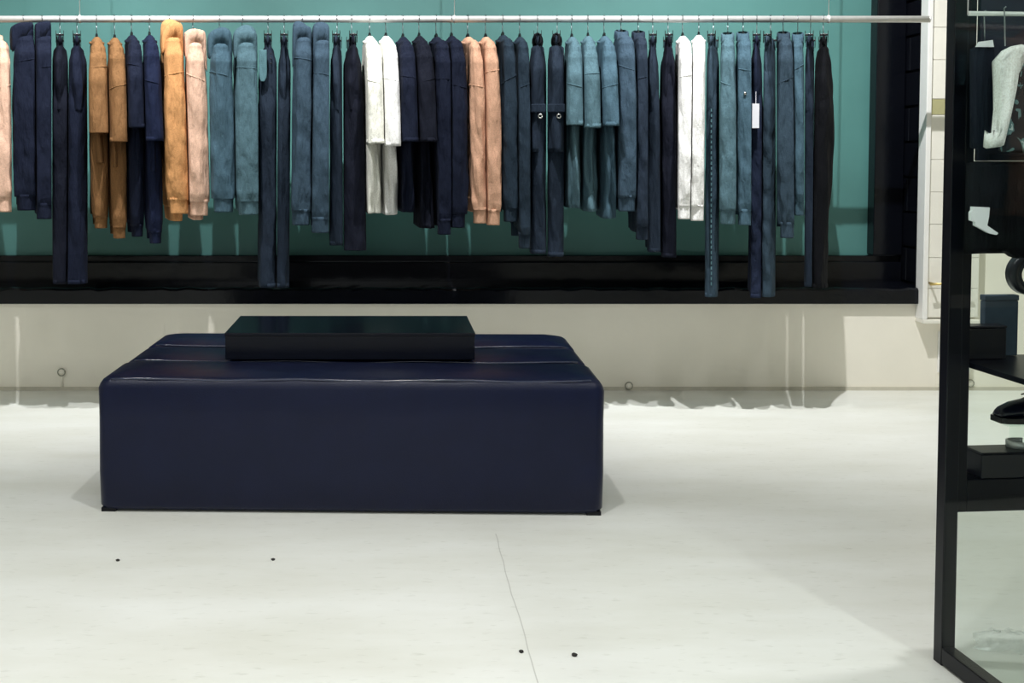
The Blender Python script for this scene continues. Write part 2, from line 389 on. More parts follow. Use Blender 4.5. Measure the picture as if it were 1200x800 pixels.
# ------------------------------------------------------------------ clothes rail
ZR = at_y(600, 22.5, YR).z
RR = 0.0145
rail = empty('clothes_rail', (0, YR, ZR)); tag(rail, 'long steel clothes rail hung on thin wires before the teal window', 'rail')
XR_END = at_y(1088, 22, YR).x
MB().tube([(-3.3, 0, 0), (XR_END, 0, 0)], RR, 20).build('tube', M_STEEL, rail, True)
MB().tube([(XR_END, 0, 0), (XR_END + .006, 0, 0)], RR * .96, 20).build('end_cap', M_STEEL, rail, True)
for px in (93.5, 532.5, 971):
    X = at_y(px, 20, YR).x
    wre = MB().tube([(X, 0, RR), (X, 0, ZCEIL - ZR)], .0016, 6).build('wire', M_WHITE_METAL, rail, True)
    MB().tube([(X - .004, 0, 0), (X + .004, 0, 0)], RR * 1.18, 16).build('clamp', M_STEEL, wre, True)

# ------------------------------------------------------------------ garments
NAVY = (25, 33, 60); DNAVY = (18, 23, 44)
COL = dict(navy=(17, 24, 43), dnavy=(14, 18, 32), blue=(19, 28, 54), black=(8, 10, 16), brown=(130, 94, 60), tan=(206, 150, 98), peach=(224, 184, 160),
           grey=(80, 108, 118), slate=(68, 94, 108), bluegrey=(56, 75, 90), charcoal=(33, 44, 58), denim=(50, 67, 80), dteal=(35, 49, 62),
           white=(244, 242, 236), cream=(240, 238, 226), rust=(210, 164, 136), jean=(28, 37, 58), teal=(92, 128, 136))
def gm(c): return cloth('fabric_' + c, COL[c])

def fold(theta, z, ph, amp):
    c, q = math.cos(theta), math.sin(theta)
    return 1 + amp * (1.5 * mnoise.noise(Vector((c * 1.1 + ph * 7, q * 1.1, z * 2.6))) + 1.1 * mnoise.noise(Vector((c * 2.4 + z * 3, q * 2.4 + ph * 5, z * 5))))
def crease(theta, z, ph):
    c, q = math.cos(theta), math.sin(theta)
    return mnoise.noise(Vector((c * 1.4 + ph * 3, q * 1.4, z * 17 + c * 1.5))) + .5 * mnoise.noise(Vector((c * 2.4 + ph * 9, q * 2.4, z * 34 - c * 2)))
def stack(levels, ph, amp, n=24, hollow=True, kink=0.0, cap=True):
    """levels: (z, cx, cy, rx, ry) horizontal rings from top to bottom -> closed soft tube, hollow at the end"""
    m = MB(); rings = []
    z0, z1 = levels[0][0], levels[-1][0]
    for (z, cx, cy, rx, ry) in levels:
        t = (z0 - z) / max(1e-6, z0 - z1)
        a = amp * min(1, t * 4)
        ring = []
        for k in range(n):
            th = 2 * PI * k / n; f = fold(th, z, ph, a) + kink * (.25 + .75 * t * t) * min(1, t * 3) * crease(th, z, ph)
            c, s = math.cos(th), math.sin(th)
            e = 0.8
            ring.append(Vector((cx + rx * f * math.copysign(abs(c) ** e, c), cy + ry * f * math.copysign(abs(s) ** e, s), z)))
        rings.append(ring)
    if hollow:
        c = sum(rings[-1], Vector()) / n
        rings.append([c + (p - c) * .9 + Vector((0, 0, .002)) for p in rings[-1]])
        rings.append([c + (p - c) * .8 + Vector((0, 0, .05)) for p in rings[-1]])
    m.loft(rings, cap, True)
    return m
def interp(keys, z):
    for (a, b) in zip(keys, keys[1:]):
        if a[0] >= z >= b[0]:
            t = (a[0] - z) / max(1e-9, a[0] - b[0]); t = t * t * (3 - 2 * t)
            return [p + (q - p) * t for p, q in zip(a[1:], b[1:])]
    return list(keys[-1][1:]) if z < keys[-1][0] else list(keys[0][1:])
def levels(keys, step=.022):
    z0, z1 = keys[0][0], keys[-1][0]; out = []
    zs = sorted(set([round(k[0], 4) for k in keys] + [round(z0 - step * i, 4) for i in range(int((z0 - z1) / step) + 1)]), reverse=True)
    return [(z, *interp(keys, z)) for z in zs]

def hook_mesh(zb):
    pts = [Vector((0, .0215 * math.cos(a), -.0005 + .0185 * math.sin(a))) for a in [math.radians(200 - 20 * k) for k in range(11)]]
    pts += [Vector((0, .0165, -.017)), Vector((0, .003, -.030)), Vector((0, 0, zb))]
    return MB().tube(pts, .0019, 6)
def make_hanger(loc, yaw, lab, kind, grp, dz=0.0, hood=False):
    h = empty('clothes_hanger', loc, yaw); tag(h, lab, 'hanger', grp)
    if kind == 'top':
        hook_mesh(-.046 + dz).build('hook', M_HOOK, h, True)
        half = [(.02, -.050), (.036, -.066), (.046, -.076)] if hood else [(.02, -.050), (.036, -.066), (.06, -.088), (.09, -.112)]
        pts = [(0, -y, z + dz) for y, z in half[::-1]] + [(0, 0, -.046 + dz)] + [(0, y, z + dz) for y, z in half]
        MB().tube(pts, .0048, 8).build('shoulder_bar', M_HANGER, h, True)
    else:
        hook_mesh(-.075).build('hook', M_HOOK, h, True)
        MB().tube([(0, -.15, -.078), (0, .15, -.078)], .004, 8).build('bar', M_HOOK, h, True)
        for s in (-1, 1):
            y = s * .125
            c = MB().box((-.0165, y - .013, -.112), (-.0145, y + .013, -.062)); c.box((.0145, y - .013, -.112), (.0165, y + .013, -.062))
            c.box((-.015, y - .005, -.083), (.015, y + .005, -.075))
            c.build('clip', M_HANGER, h, bevel=.002)
    return h

GARMENTS = []
META = {}
HOOKS = [-6, 27, 49, 70, 90, 113, 134, 154, 175, 198, 226, 257, 284, 314, 333, 354, 374, 395, 412, 433, 452, 472, 491, 511, 529, 548, 569, 589, 609, 630, 653, 670, 689, 708, 728, 748, 765, 783, 800, 819, 836, 853, 871, 887, 903, 918, 935, 950, 965]      # hook positions along the rail (photo pixels)
def room(h): return min(abs(h - q) for q in HOOKS if q != h) / F * YR
def top_garment(kind, hook, st, sb, sw, ytop, ysl, yhem, col, lab, cat, group=None, ex=''):
    yn = YR - .2
    Xh = at_y(hook, 22, YR).x; Xs = at_y(st, 70, yn).x; Xb = at_y(sb, ysl, yn).x
    yaw = math.asin(max(-.5, min(.5, (Xs - Xh) / .205)))
    rz = random.uniform(0, 6.28)
    root = empty(cat.replace(' ', '_') if False else {'hoodie': 'hoodie', 'long': 'sweatshirt', 'tee': 'tee_shirt', 'set': 'loungewear_set', 'jacket': 'jacket'}[kind], (Xh, YR, ZR), yaw)
    tag(root, lab, cat, group); GARMENTS.append(root)
    META[root.name] = (Xh, (Xs - Xh) / .205, Xb - Xs, at_y(sb, max(ysl, yhem), yn).z, max(sw, 12))
    m = gm(col)
    zt = at_y(st, ytop, YR).z - ZR           # top of the neck
    zt = min(zt, -.045)
    zs = at_y(sb, ysl, yn).z - ZR            # sleeve end
    zh = at_y(sb, yhem, YR).z - ZR           # body hem
    rw = sw / F * yn / 2 * 1.14
    dxb = (Xb - Xs) / math.cos(yaw)
    long_ = kind in ('hoodie', 'long', 'jacket')
    ph = rz
    dz = zt + .06
    # torso (never thicker than the room its neighbours leave)
    cu = .055 if kind in ('hoodie', 'long') else 0
    T = max(.022, min(.042, rw * (.95 if kind == 'tee' else .78), (.6 if col in ('tan', 'peach') else .5) * room(hook)))
    keys = [(-.062 + dz, 0, 0, .012, .05), (-.075 + dz, 0, 0, .022, .085), (-.095 + dz, 0, 0, .028, .14), (-.13 + dz, 0, 0, T * .8, .19), (-.2 + dz, dxb * .1, 0, T * .9, .2),
            ((zh) * .6, dxb * .35, 0, T * .95, .21), (zh + cu, dxb * .6, 0, T * (1.1 if kind == 'tee' else .85), .21)]
    body = stack(levels(keys, .018), ph, .17, 36, kink=.06, cap=False).build('torso', m, root, True)
    if cu:
        k2 = [(zh + cu + .012, dxb * .6, 0, T * .85, .208), (zh + cu - .01, dxb * .6, 0, T * .8, .198), (zh, dxb * .62, 0, T * .76, .195)]
        stack(levels(k2, .01), ph, .1, 30).build('hem_band', m, body, True)
    # sleeves (front one seen, rear one behind)
    for s in (1, -1):
        rw = sw / F * yn / 2 * 1.14
        d = dxb if s < 0 else dxb * .5
        cuf = .06 if long_ else 0
        zz = zs if s < 0 else zs + .02
        yo = s * .2
        rw_ = rw
        rw = rw_ if s < 0 else min(rw_, .03)
        L = abs(zz)
        if long_:
            keys = [(-.085 + dz, 0, s * .135, .012, .02), (-.098 + dz, 0, s * .15, rw * .55, .04), (-.125 + dz, 0, s * .175, rw * .66, .052), (-.19 + dz, d * .05, yo, rw * .76, .055),
                    (-L * .5, d * .4, yo * 1.05, rw * .98, .062), (-L * .75, d * .75, yo * 1.07, rw * 1.06, .058), (zz + cuf + .03, d * .95, yo * 1.08, rw * .98, .052), (zz + cuf - .004, d, yo * 1.08, rw * .84, .046)]
            sl = stack(levels(keys, .014), ph + s, .18, 26, kink=.2).build('sleeve', m, root, True)
            ck = [(zz + cuf + .006, d, yo * 1.08, rw * .82, .044), (zz + cuf - .012, d, yo * 1.08, rw * .74, .04), (zz, d, yo * 1.08, rw * .72, .039)]
            stack(levels(ck, .012), ph, .04, 22).build('cuff', m, sl, True)
        else:
            keys = [(-.085 + dz, 0, s * .135, .012, .02), (-.098 + dz, 0, s * .15, rw * .45, .04), (-.125 + dz, 0, s * .175, rw * .66, .052), (-.17 + dz, d * .1, yo, rw * .78, .056),
                    (-L * .6, d * .5, yo * 1.06, rw * 1.06, .075), (zz, d, yo * 1.1, rw * 1.12, .085)]
            sl = stack(levels(keys, .016), ph + s, .12, 22, kink=.05).build('sleeve', m, root, True)
            hk = [(zz + .016, d * .98, yo * 1.1, rw * 1.11, .086), (zz - .001, d, yo * 1.1, rw * 1.14, .088)]
            stack(levels(hk, .01), ph + s, .04, 22).build('sleeve_hem', m, sl, True)
        # dropped shoulder seam
        zq = -.235 + dz + random.uniform(-.05, .035); tq = random.uniform(-.02, .02)
        cxq, cyq, rxq, ryq = interp(keys, zq)
        pts = []
        for k in range(23):
            th = 2 * PI * k / 22; f = fold(th, zq, ph + s, (.18 if long_ else .12) * min(1, (keys[0][0] - zq) / (keys[0][0] - keys[-1][0]) * 4)) + .0
            c_, s_ = math.cos(th), math.sin(th)
            pts.append(Vector((cxq + rxq * f * math.copysign(abs(c_) ** .8, c_), cyq + ryq * f * math.copysign(abs(s_) ** .8, s_), zq + tq * c_)))
        MB().tube(pts, .0022, 5).build('shoulder_seam', m, sl, True)
    rw = sw / F * yn / 2 * 1.14
    # neck finish
    if kind == 'hoodie':
        mbh = MB(); rings = []
        R = max(.045, rw * 1.12) * (1.15 if 'W' in ex else 1.0)
        sd = 1 if hook < 330 else -1                 # side on which the hood falls lower
        nu, na = 11, 15
        for i in range(nu):
            t = i / (nu - 1); u = -.058 - .15 * t
            grow = math.sin(PI * min(1, .5 + t * .6) * .5)
            zc = -.118 + dz - .03 * max(0, t - .4)
            out, inn = [], []
            for j in range(na):
                q = j / (na - 1)
                a = math.radians(-18 + 216 * q)
                rt_ = math.cos(a) * sd
                wob = 1 + .38 * mnoise.noise(Vector((q * 3.2 + ph, t * 2.2, ph)))
                leg = (.075 if rt_ > 0 else .02) * max(0, 1 - max(0, math.sin(a)) * 1.3) * (.4 + .6 * t)
                th_ = (.022 * max(.35, math.sin(a)) + .006) * (.75 + .25 * math.sin(PI * t))
                x = R * grow * wob * math.cos(a) * (1.22 if rt_ > 0 else 1.0)
                z = zc + .085 * grow * wob * math.sin(a) - leg
                out.append(Vector((x, u, z)))
                inn.append(Vector((x - th_ * math.cos(a), u + .004, z - th_ * max(0, math.sin(a)))))
            rings.append(out + inn[::-1])
        mbh.loft(rings, True, True)
        ho = mbh.build('hood', m, root, True)
        su = ho.modifiers.new('sub', 'SUBSURF'); su.levels = 1; su.render_levels = 1
        for s in (-1, 1):
            MB().tube([(R * .9 * s, -.185, -.13 + dz), (R * 1.0 * s, -.2, -.17 + dz), (R * .95 * s, -.2, -.2 + dz - .02 * s)], .003, 6).build('drawstring', m, ho, True)
    elif kind == 'jacket':
        mc_ = MB(); rings = []
        for z, ku, kv in ((-.085, .105, .03), (-.07, .085, .03), (-.052, .07, .028), (-.05, .064, .023), (-.068, .06, .02)):
            rings.append([Vector((kv * math.cos(2 * PI * k / 24), -.012 + ku * math.sin(2 * PI * k / 24), z + dz + .012 * math.sin(2 * PI * k / 24))) for k in range(24)])
        mc_.loft(rings, False, False); mc_.build('collar', m, root, True)
    else:
        pts = [(.026 * math.cos(2 * PI * k / 20), -.015 + .088 * math.sin(2 * PI * k / 20), -.074 + dz - .012 * (1 - math.sin(2 * PI * k / 20))) for k in range(21)]
        MB().tube(pts, .0065, 8).build('collar', m, root, True)
    if 'Z' in ex:      # zip or button placket along the front edge
        side = 1 if Xh < 0 else -1
        MB().tube([(side * T * .98, -.05, -.12 + dz), (side * T * 1.02, -.06, zh * .5), (side * T * 1.1 + dxb * .5, -.06, zh + .07)], .004, 6).build('zip', M_BUTTON, body, True)
    if 'P' in ex:      # chest pocket flap on the side facing the viewer
        side = 1 if Xh < 0 else -1
        x = side * T * 1.02
        MB().box((min(x, x + side * .01), -.14, -.37), (max(x, x + side * .01), -.03, -.3)).build('pocket_flap', m, body, bevel=.004)
        MB().tube([(x + side * .009, -.085, -.35), (x + side * .014, -.085, -.35)], .007, 10).build('button', M_BUTTON, body, True)
    if 'L' in ex:      # chest label on sleeve
        MB().tube([(0, -.2 - .062, -.33), (0, -.2 - .068, -.33)], .006, 10).build('button', M_BUTTON, body, True)
    if kind == 'set':  # matching cuffed trousers under the top
        zl = at_y(sb, float(ex[1:]), yn).z - ZR
        dl = dxb * 1.3
        for s in (-1, 1):
            lw = rw * .85
            keys = [(zs + .06, dxb * .8, s * .13, lw * .9, .07), (zs - .1, dxb, s * .14, lw, .072), (zl + .1, dl, s * .14, lw * .92, .06), (zl + .045, dl, s * .14, lw * .8, .05)]
            lg = stack(levels(keys, .018), ph + 2 * s, .1, 22, kink=.06).build('trouser_leg', m, root, True)
            ck = [(zl + .052, dl, s * .14, lw * .78, .048), (zl + .03, dl, s * .14, lw * .68, .042), (zl, dl, s * .14, lw * .66, .042)]
            stack(levels(ck, .012), ph, .05, 22).build('cuff', m, lg, True)
    return root, yaw, (Xh, YR, ZR), ('top', dz, kind == 'hoodie')

def trousers(hook, ct, cb, wt, wb, ytop, yhem, col, lab, cat='trousers', group=None, ex=''):
    yn = YR - .13
    Xh = at_y(hook, 22, YR).x; Xt = at_y(ct, ytop + 20, yn).x; Xb = at_y(cb, yhem, yn).x
    yaw = math.asin(max(-.55, min(.55, (Xt - Xh) / .13)))
    root = empty({'jeans': 'jeans', 'trousers': 'trousers', 'cargo trousers': 'cargo_trousers'}[cat], (Xh, YR, ZR), yaw)
    tag(root, lab, cat, group); GARMENTS.append(root)
    META[root.name] = (Xh, (Xt - Xh) / .13, Xb - Xt, at_y(cb, yhem, yn).z, max(wt, wb))
    m = gm(col); ph = random.uniform(0, 6.28)
    zt = min(-.085, at_y(ct, ytop, YR).z - ZR); zt = -.09
    zh = at_y(cb, yhem, yn).z - ZR
    rt, rb = wt / F * yn / 2 * 1.14, wb / F * yn / 2 * 1.14
    d = (Xb - Xt) / math.cos(yaw)
    hip = stack(levels([(zt, 0, 0, .0065, .165), (zt - .03, 0, 0, .011, .17), (zt - .05, 0, 0, rt * .5, .175), (zt - .12, 0, 0, rt * .8, .188), (zt - .2, d * .08, 0, rt * .95, .198), (zt - .3, d * .12, 0, rt * .9, .195), (zt - .36, d * .15, 0, rt * .55, .16)], .016), ph, .12, 34, kink=.05).build('hips', m, root, True)
    wbm = MB()
    wbr = []
    for z, k in ((zt + .004, 1.0), (zt - .034, 1.08)):
        wbr.append([Vector((.0085 * k * math.copysign(abs(math.cos(2 * PI * j / 28)) ** .6, math.cos(2 * PI * j / 28)), .168 * k * math.sin(2 * PI * j / 28), z)) for j in range(28)])
    wbm.loft(wbr); wbm.build('waistband', m, hip, True)
    for y in (-.11, .0, .11):
        for sx in (-1, 1):
            MB().box((sx * .011 - .002, y - .006, zt - .038), (sx * .011 + .002, y + .006, zt + .006)).build('belt_loop', m, hip)
    for s in (-1, 1):
        keys = [(zt - .1, d * .05, s * .1, rt * .35, .05), (zt - .18, d * .1, s * .1, rt * .75, .085), (zt - .3, d * .2, s * .1, rt * .99, .1), (zh * .62, d * .55, s * .105, (rt + rb) / 2, .088), (zh + .06, d * .95, s * .11, rb * 1.0, .075), (zh, d, s * .11, rb * 1.05, .076)]
        lg = stack(levels(keys, .016), ph + s * 1.3, .13, 26, kink=(.3 if 'K' in ex else .06)).build('leg', m, root, True)
        if 'B' not in ex:
            hk = [(zh + .016, d, s * .11, rb * 1.03, .077), (zh - .001, d, s * .11, rb * 1.05, .078)]
            stack(levels(hk, .01), ph + s * 1.3, .03, 24).build('hem', m, lg, True)
    side = 1 if Xh < 0 else -1
    if 'S' in ex:      # contrast stitched side seam
        n_ = 34
        for k in range(n_):
            z0 = zt - .3 + (zh - zt + .34) * k / n_
            z1 = z0 - .012
            cx, cy, rx, ry = interp([(zt - .2, d * .1, -.1, rt * .96, .1), (zt - .34, d * .25, -.1, rt, .1), (zh * .62, d * .55, -.105, (rt + rb) / 2, .088), (zh, d, -.11, rb * 1.05, .076)], z0)
            MB().box((cx + .004, cy - ry * 1.1 - .004, z1), (cx + .008, cy - ry * 1.0 + .002, z0)).build('stitch', gm('teal'), root)
    if 'F' in ex:      # hanging pocket bag flap with buttons at the front hip
        fm = gm('teal')
        fl_ = MB(); rr = []
        for t in range(9):
            z = zt - .06 - .13 * t / 8; hw = .018 * (1 if t < 6 else math.sqrt(max(.05, 1 - ((t - 6) / 2.2) ** 2)))
            rr.append([Vector((-.022 - hw, -.215, z)), Vector((-.022 + hw, -.215, z)), Vector((-.022 + hw, -.2, z)), Vector((-.022 - hw, -.2, z))])
        fl_.loft(rr); fo = fl_.build('pocket_flap', fm, hip, bevel=.003)
        for t in range(3): MB().tube([(-.004 + .016, -.198, zt - .075 - .02 * t), (-.004 + .016, -.206, zt - .075 - .02 * t)], .0035, 8).build('button', M_HANGER, hip, True)
    if 'T' in ex:      # white swing tag
        MB().box((-.015, -.235, -.47 + .0), (.014, -.232, -.37)).build('swing_tag', M_WHITE, hip)
        MB().tube([(0, -.2, -.31), (0, -.22, -.34), (0, -.2335, -.37)], .001, 5).build('tag_string', M_WHITE, hip)
    if 'C' in ex:      # shorter strapped over-layer with metal rings and looped straps at the waist
        zo = at_y(cb, 178, yn).z - ZR
        ov = stack(levels([(zt - .04, 0, 0, rt * .8, .18), (zt - .14, 0, -.005, rt * 1.12, .2), (zo * .8, d * .3, -.01, rt * 1.25, .215), (zo, d * .4, -.01, rt * 1.3, .22)]), ph, .12, 30).build('over_layer', m, root, True)
        for k in range(5):
            a = random.uniform(-.4, .4); y = -.17 + .035 * k
            R_ = .014 + .003 * (k % 3); tl = a * 1.2
            pts = []
            for q in range(13):
                w_ = math.radians(-70 + 320 * q / 12)
                pts.append((R_ * math.cos(w_ + tl), y + .012 * math.sin(w_ * 2 + k), zt - .015 - .012 * (k % 2) + (R_ + .012) * math.sin(w_ + tl)))
            MB().tube(pts, .0042, 6).build('strap', gm('black'), ov, True)
        zr = at_y(cb, 137, yn).z - ZR
        for sx in (0.35,):
            c = (rt * sx, -.232, zr)
            MB().tube(ring_pts(c, .008, 12), .003, 6).build('ring', M_BUTTON, ov, True)
        MB().box((-rt * 1.1, -.236, zr + .015), (rt * 1.1, -.21, zr + .05)).build('pocket_flap', m, ov, bevel=.004)
    return root, yaw, (Xh, YR, ZR), ('clip', 0.0, False)

T_ = top_garment; P_ = trousers
ALL = []
def put(r, short):
    ALL.append((r, short))
    root, yaw, loc, k = r
    make_hanger(loc, yaw, 'hanger with thin metal hook carrying the ' + short, k[0], 'hangers on the long rail', k[1], k[2])

put(T_('jacket', -6, 2, 3, 22, 44, 248, 240, 'peach', 'peach utility jacket hanging outermost on the rail beside navy hoodie', 'jacket', ex='P'), 'peach utility jacket')
put(T_('hoodie', 27, 31, 33, 32, 31, 246, 240, 'navy', 'navy hoodie with raised hood hanging beside the peach jacket', 'hoodie', ex='W'), 'navy hoodie beside the peach jacket')
put(T_('hoodie', 49, 52, 52, 30, 29, 256, 250, 'navy', 'navy hoodie with raised hood hanging beside long navy trousers', 'hoodie', ex='W'), 'navy hoodie beside navy trousers')
put(P_(70, 70, 70, 26, 26, 47, 331, 'dnavy', 'long navy trousers clipped by the waist, next to navy hoodie'), 'navy trousers next to the navy hoodie')
put(P_(90, 90, 88, 26, 25, 47, 331, 'navy', 'long navy trousers clipped by the waist, next to brown lounge set'), 'navy trousers next to the brown set')
put(T_('set', 113, 115, 117, 23, 44, 156, 190, 'brown', 'brown short-sleeved top over cuffed trousers, beside long navy trousers', 'clothing set', ex='E268'), 'brown set beside navy trousers')
put(T_('set', 134, 137, 139, 22, 45, 166, 195, 'brown', 'longer brown short-sleeved top over cuffed trousers, beside navy lounge set', 'clothing set', ex='E280'), 'brown set beside the navy set')
put(T_('set', 154, 158, 160, 20, 42, 150, 190, 'navy', 'navy short-sleeved top over trousers hanging beside brown lounge set', 'clothing set', ex='E278'), 'navy set beside the brown set')
put(T_('set', 175, 178, 181, 21, 42, 165, 200, 'blue', 'navy short-sleeved top over longer trousers hanging beside tan hoodie', 'clothing set', ex='E286'), 'navy set beside the tan hoodie')
put(T_('hoodie', 198, 203, 210, 27, 36, 250, 256, 'tan', 'tan orange hoodie with thick hood, hanging beside navy set', 'hoodie', ex='W'), 'tan hoodie')
put(T_('hoodie', 226, 229, 233, 25, 42, 252, 255, 'peach', 'pale peach hoodie with drawstrings, between tan and grey hoodies', 'hoodie', ex='W'), 'peach hoodie')
put(T_('hoodie', 257, 259, 262, 27, 43, 248, 244, 'slate', 'slate grey hoodie hanging next to the pale peach hoodie', 'hoodie', ex='W'), 'grey hoodie beside the peach hoodie')
put(T_('hoodie', 284, 289, 291, 29, 42, 251, 246, 'grey', 'grey zipped hoodie hanging next to trousers with hanging pocket flap', 'hoodie', ex='WZ'), 'grey zipped hoodie')
put(P_(314, 314, 314, 24, 22, 47, 335, 'charcoal', 'dark trousers with pale buttoned pocket flap at the hip', ex='F'), 'trousers with the pale pocket flap')
put(P_(333, 333, 331, 17, 17, 47, 335, 'charcoal', 'narrow dark trousers between pocket-flap trousers and blue-grey hoodie'), 'narrow dark trousers by the blue-grey hoodie')
put(T_('hoodie', 354, 356, 353, 25, 36, 263, 254, 'bluegrey', 'blue-grey hoodie hanging beside narrow dark trousers', 'hoodie', ex='W'), 'blue-grey hoodie beside narrow trousers')
put(T_('hoodie', 374, 378, 376, 27, 39, 272, 264, 'bluegrey', 'blue-grey hoodie with longer sleeve, hanging beside dark wide trousers', 'hoodie', ex='W'), 'blue-grey hoodie beside wide trousers')
put(P_(395, 394, 394, 18, 20, 47, 286, 'charcoal', 'short dark trousers between blue-grey hoodie and wide navy trousers'), 'short dark trousers')
put(P_(412, 414, 417, 23, 34, 47, 292, 'dnavy', 'wide-legged navy trousers hanging beside cream tee'), 'wide navy trousers')
put(T_('tee', 433, 437, 440, 25, 43, 168, 247, 'cream', 'cream long tee hanging beside wide navy trousers', 'shirt'), 'cream tee beside navy trousers')
put(T_('tee', 452, 457, 460, 22, 43, 171, 249, 'white', 'cream long tee hanging beside navy tee', 'shirt'), 'cream tee beside the navy tee')
put(T_('tee', 472, 477, 480, 23, 44, 166, 246, 'navy', 'navy oversized tee hanging beside cream tee', 'shirt'), 'navy tee beside the cream tee')
put(T_('tee', 491, 496, 504, 24, 43, 166, 264, 'dnavy', 'longer navy oversized tee between navy tee and navy sweatshirt', 'shirt'), 'longer navy tee')
put(T_('long', 511, 519, 520, 23, 44, 274, 262, 'navy', 'navy sweatshirt hanging beside the longer navy tee', 'sweatshirt'), 'navy sweatshirt beside the navy tee')
put(T_('long', 529, 535, 535, 22, 43, 266, 246, 'navy', 'navy sweatshirt hanging beside the rust peach sweatshirt', 'sweatshirt'), 'navy sweatshirt beside the peach one')
put(T_('long', 548, 557, 562, 18, 44, 261, 246, 'rust', 'peach sweatshirt with open neckline beside navy sweatshirt', 'sweatshirt'), 'peach sweatshirt beside the navy one')
put(T_('long', 569, 575, 577, 19, 44, 263, 244, 'rust', 'peach sweatshirt with broad sleeve cuff beside dark teal sweatshirt', 'sweatshirt'), 'peach sweatshirt beside the dark teal one')
put(T_('long', 589, 596, 598, 19, 42, 259, 244, 'dteal', 'dark teal sweatshirt hanging beside peach sweatshirt', 'sweatshirt'), 'dark teal sweatshirt beside the peach one')
put(T_('long', 609, 613, 614, 17, 44, 290, 266, 'dteal', 'dark teal sweatshirt with longest sleeve beside strapped trousers', 'sweatshirt'), 'dark teal sweatshirt beside strapped trousers')
put(P_(630, 630, 630, 17, 20, 47, 296, 'charcoal', 'dark strapped trousers with metal rings beside dark teal sweatshirt', 'cargo trousers', ex='C'), 'strapped trousers beside the teal sweatshirt')
put(P_(653, 652, 652, 20, 21, 47, 299, 'charcoal', 'dark strapped trousers with metal rings beside grey tee', 'cargo trousers', ex='C'), 'strapped trousers beside the grey tee')
put(T_('tee', 670, 674, 672, 20, 44, 147, 241, 'grey', 'grey boxy tee hanging beside dark strapped trousers', 'shirt'), 'grey tee beside strapped trousers')
put(T_('tee', 689, 691, 694, 20, 43, 150, 245, 'grey', 'grey boxy tee hanging between two other grey tees', 'shirt'), 'grey tee between two grey tees')
put(T_('tee', 708, 713, 716, 20, 43, 148, 253, 'slate', 'grey boxy tee hanging beside blue-grey button jacket', 'shirt'), 'grey tee beside the blue-grey jacket')
put(T_('jacket', 728, 734, 734, 25, 39, 247, 244, 'bluegrey', 'blue-grey jacket with stand collar hanging beside grey tee', 'jacket', ex=''), 'blue-grey jacket beside the grey tee')
put(T_('jacket', 748, 752, 752, 19, 40, 280, 270, 'charcoal', 'charcoal jacket with long sleeve hanging beside dark trousers', 'jacket'), 'charcoal jacket')
put(P_(765, 765, 766, 15, 18, 47, 294, 'charcoal', 'slim charcoal trousers hanging beside the charcoal jacket'), 'slim charcoal trousers')
put(P_(783, 784, 785, 18, 22, 47, 300, 'dnavy', 'dark navy trousers hanging between slim charcoal trousers and white sweatshirt'), 'dark trousers beside the white sweatshirt')
put(T_('long', 800, 803, 801, 21, 43, 256, 242, 'white', 'white sweatshirt hanging beside dark navy trousers', 'sweatshirt'), 'white sweatshirt beside dark trousers')
put(T_('long', 819, 819, 816, 22, 42, 258, 246, 'white', 'white sweatshirt hanging beside stitched jeans', 'sweatshirt'), 'white sweatshirt beside the jeans')
put(P_(836, 834, 833, 17, 17, 48, 346, 'denim', 'long slate jeans with pale side stitching beside white sweatshirt', 'jeans', ex='S'), 'stitched jeans')
put(T_('jacket', 853, 853, 853, 20, 42, 262, 246, 'grey', 'grey denim jacket hanging beside stitched jeans', 'jacket', ex=''), 'grey denim jacket beside stitched jeans')
put(T_('jacket', 871, 873, 874, 22, 41, 263, 248, 'slate', 'grey denim jacket with button beside black tagged jeans', 'jacket', ex='L'), 'grey denim jacket beside tagged jeans')
put(P_(887, 887, 885, 15, 22, 48, 347, 'jean', 'black jeans with white swing tag and crumpled hems', 'jeans', ex='TK'), 'jeans with the white tag')
put(P_(903, 900, 899, 16, 18, 48, 346, 'denim', 'narrow dark jeans with crumpled hems beside the tagged pair', 'jeans', ex='K'), 'narrow jeans beside the tagged pair')
put(T_('jacket', 918, 921, 923, 21, 41, 278, 256, 'denim', 'faded denim jacket with longer sleeves beside narrow dark jeans', 'jacket', ex=''), 'faded denim jacket beside jeans')
put(T_('jacket', 935, 935, 936, 17, 42, 252, 246, 'slate', 'faded denim jacket hanging beside charcoal slim trousers', 'jacket'), 'faded denim jacket beside slim trousers')
put(P_(950, 949, 948, 14, 14, 48, 334, 'charcoal', 'slim charcoal trousers between faded denim jacket and black cargo trousers'), 'slim trousers beside the denim jacket')
put(P_(965, 966, 958, 23, 21, 48, 336, 'black', 'black cargo trousers hanging last on the rail before bare teal panel', 'cargo trousers', ex=''), 'black cargo trousers')

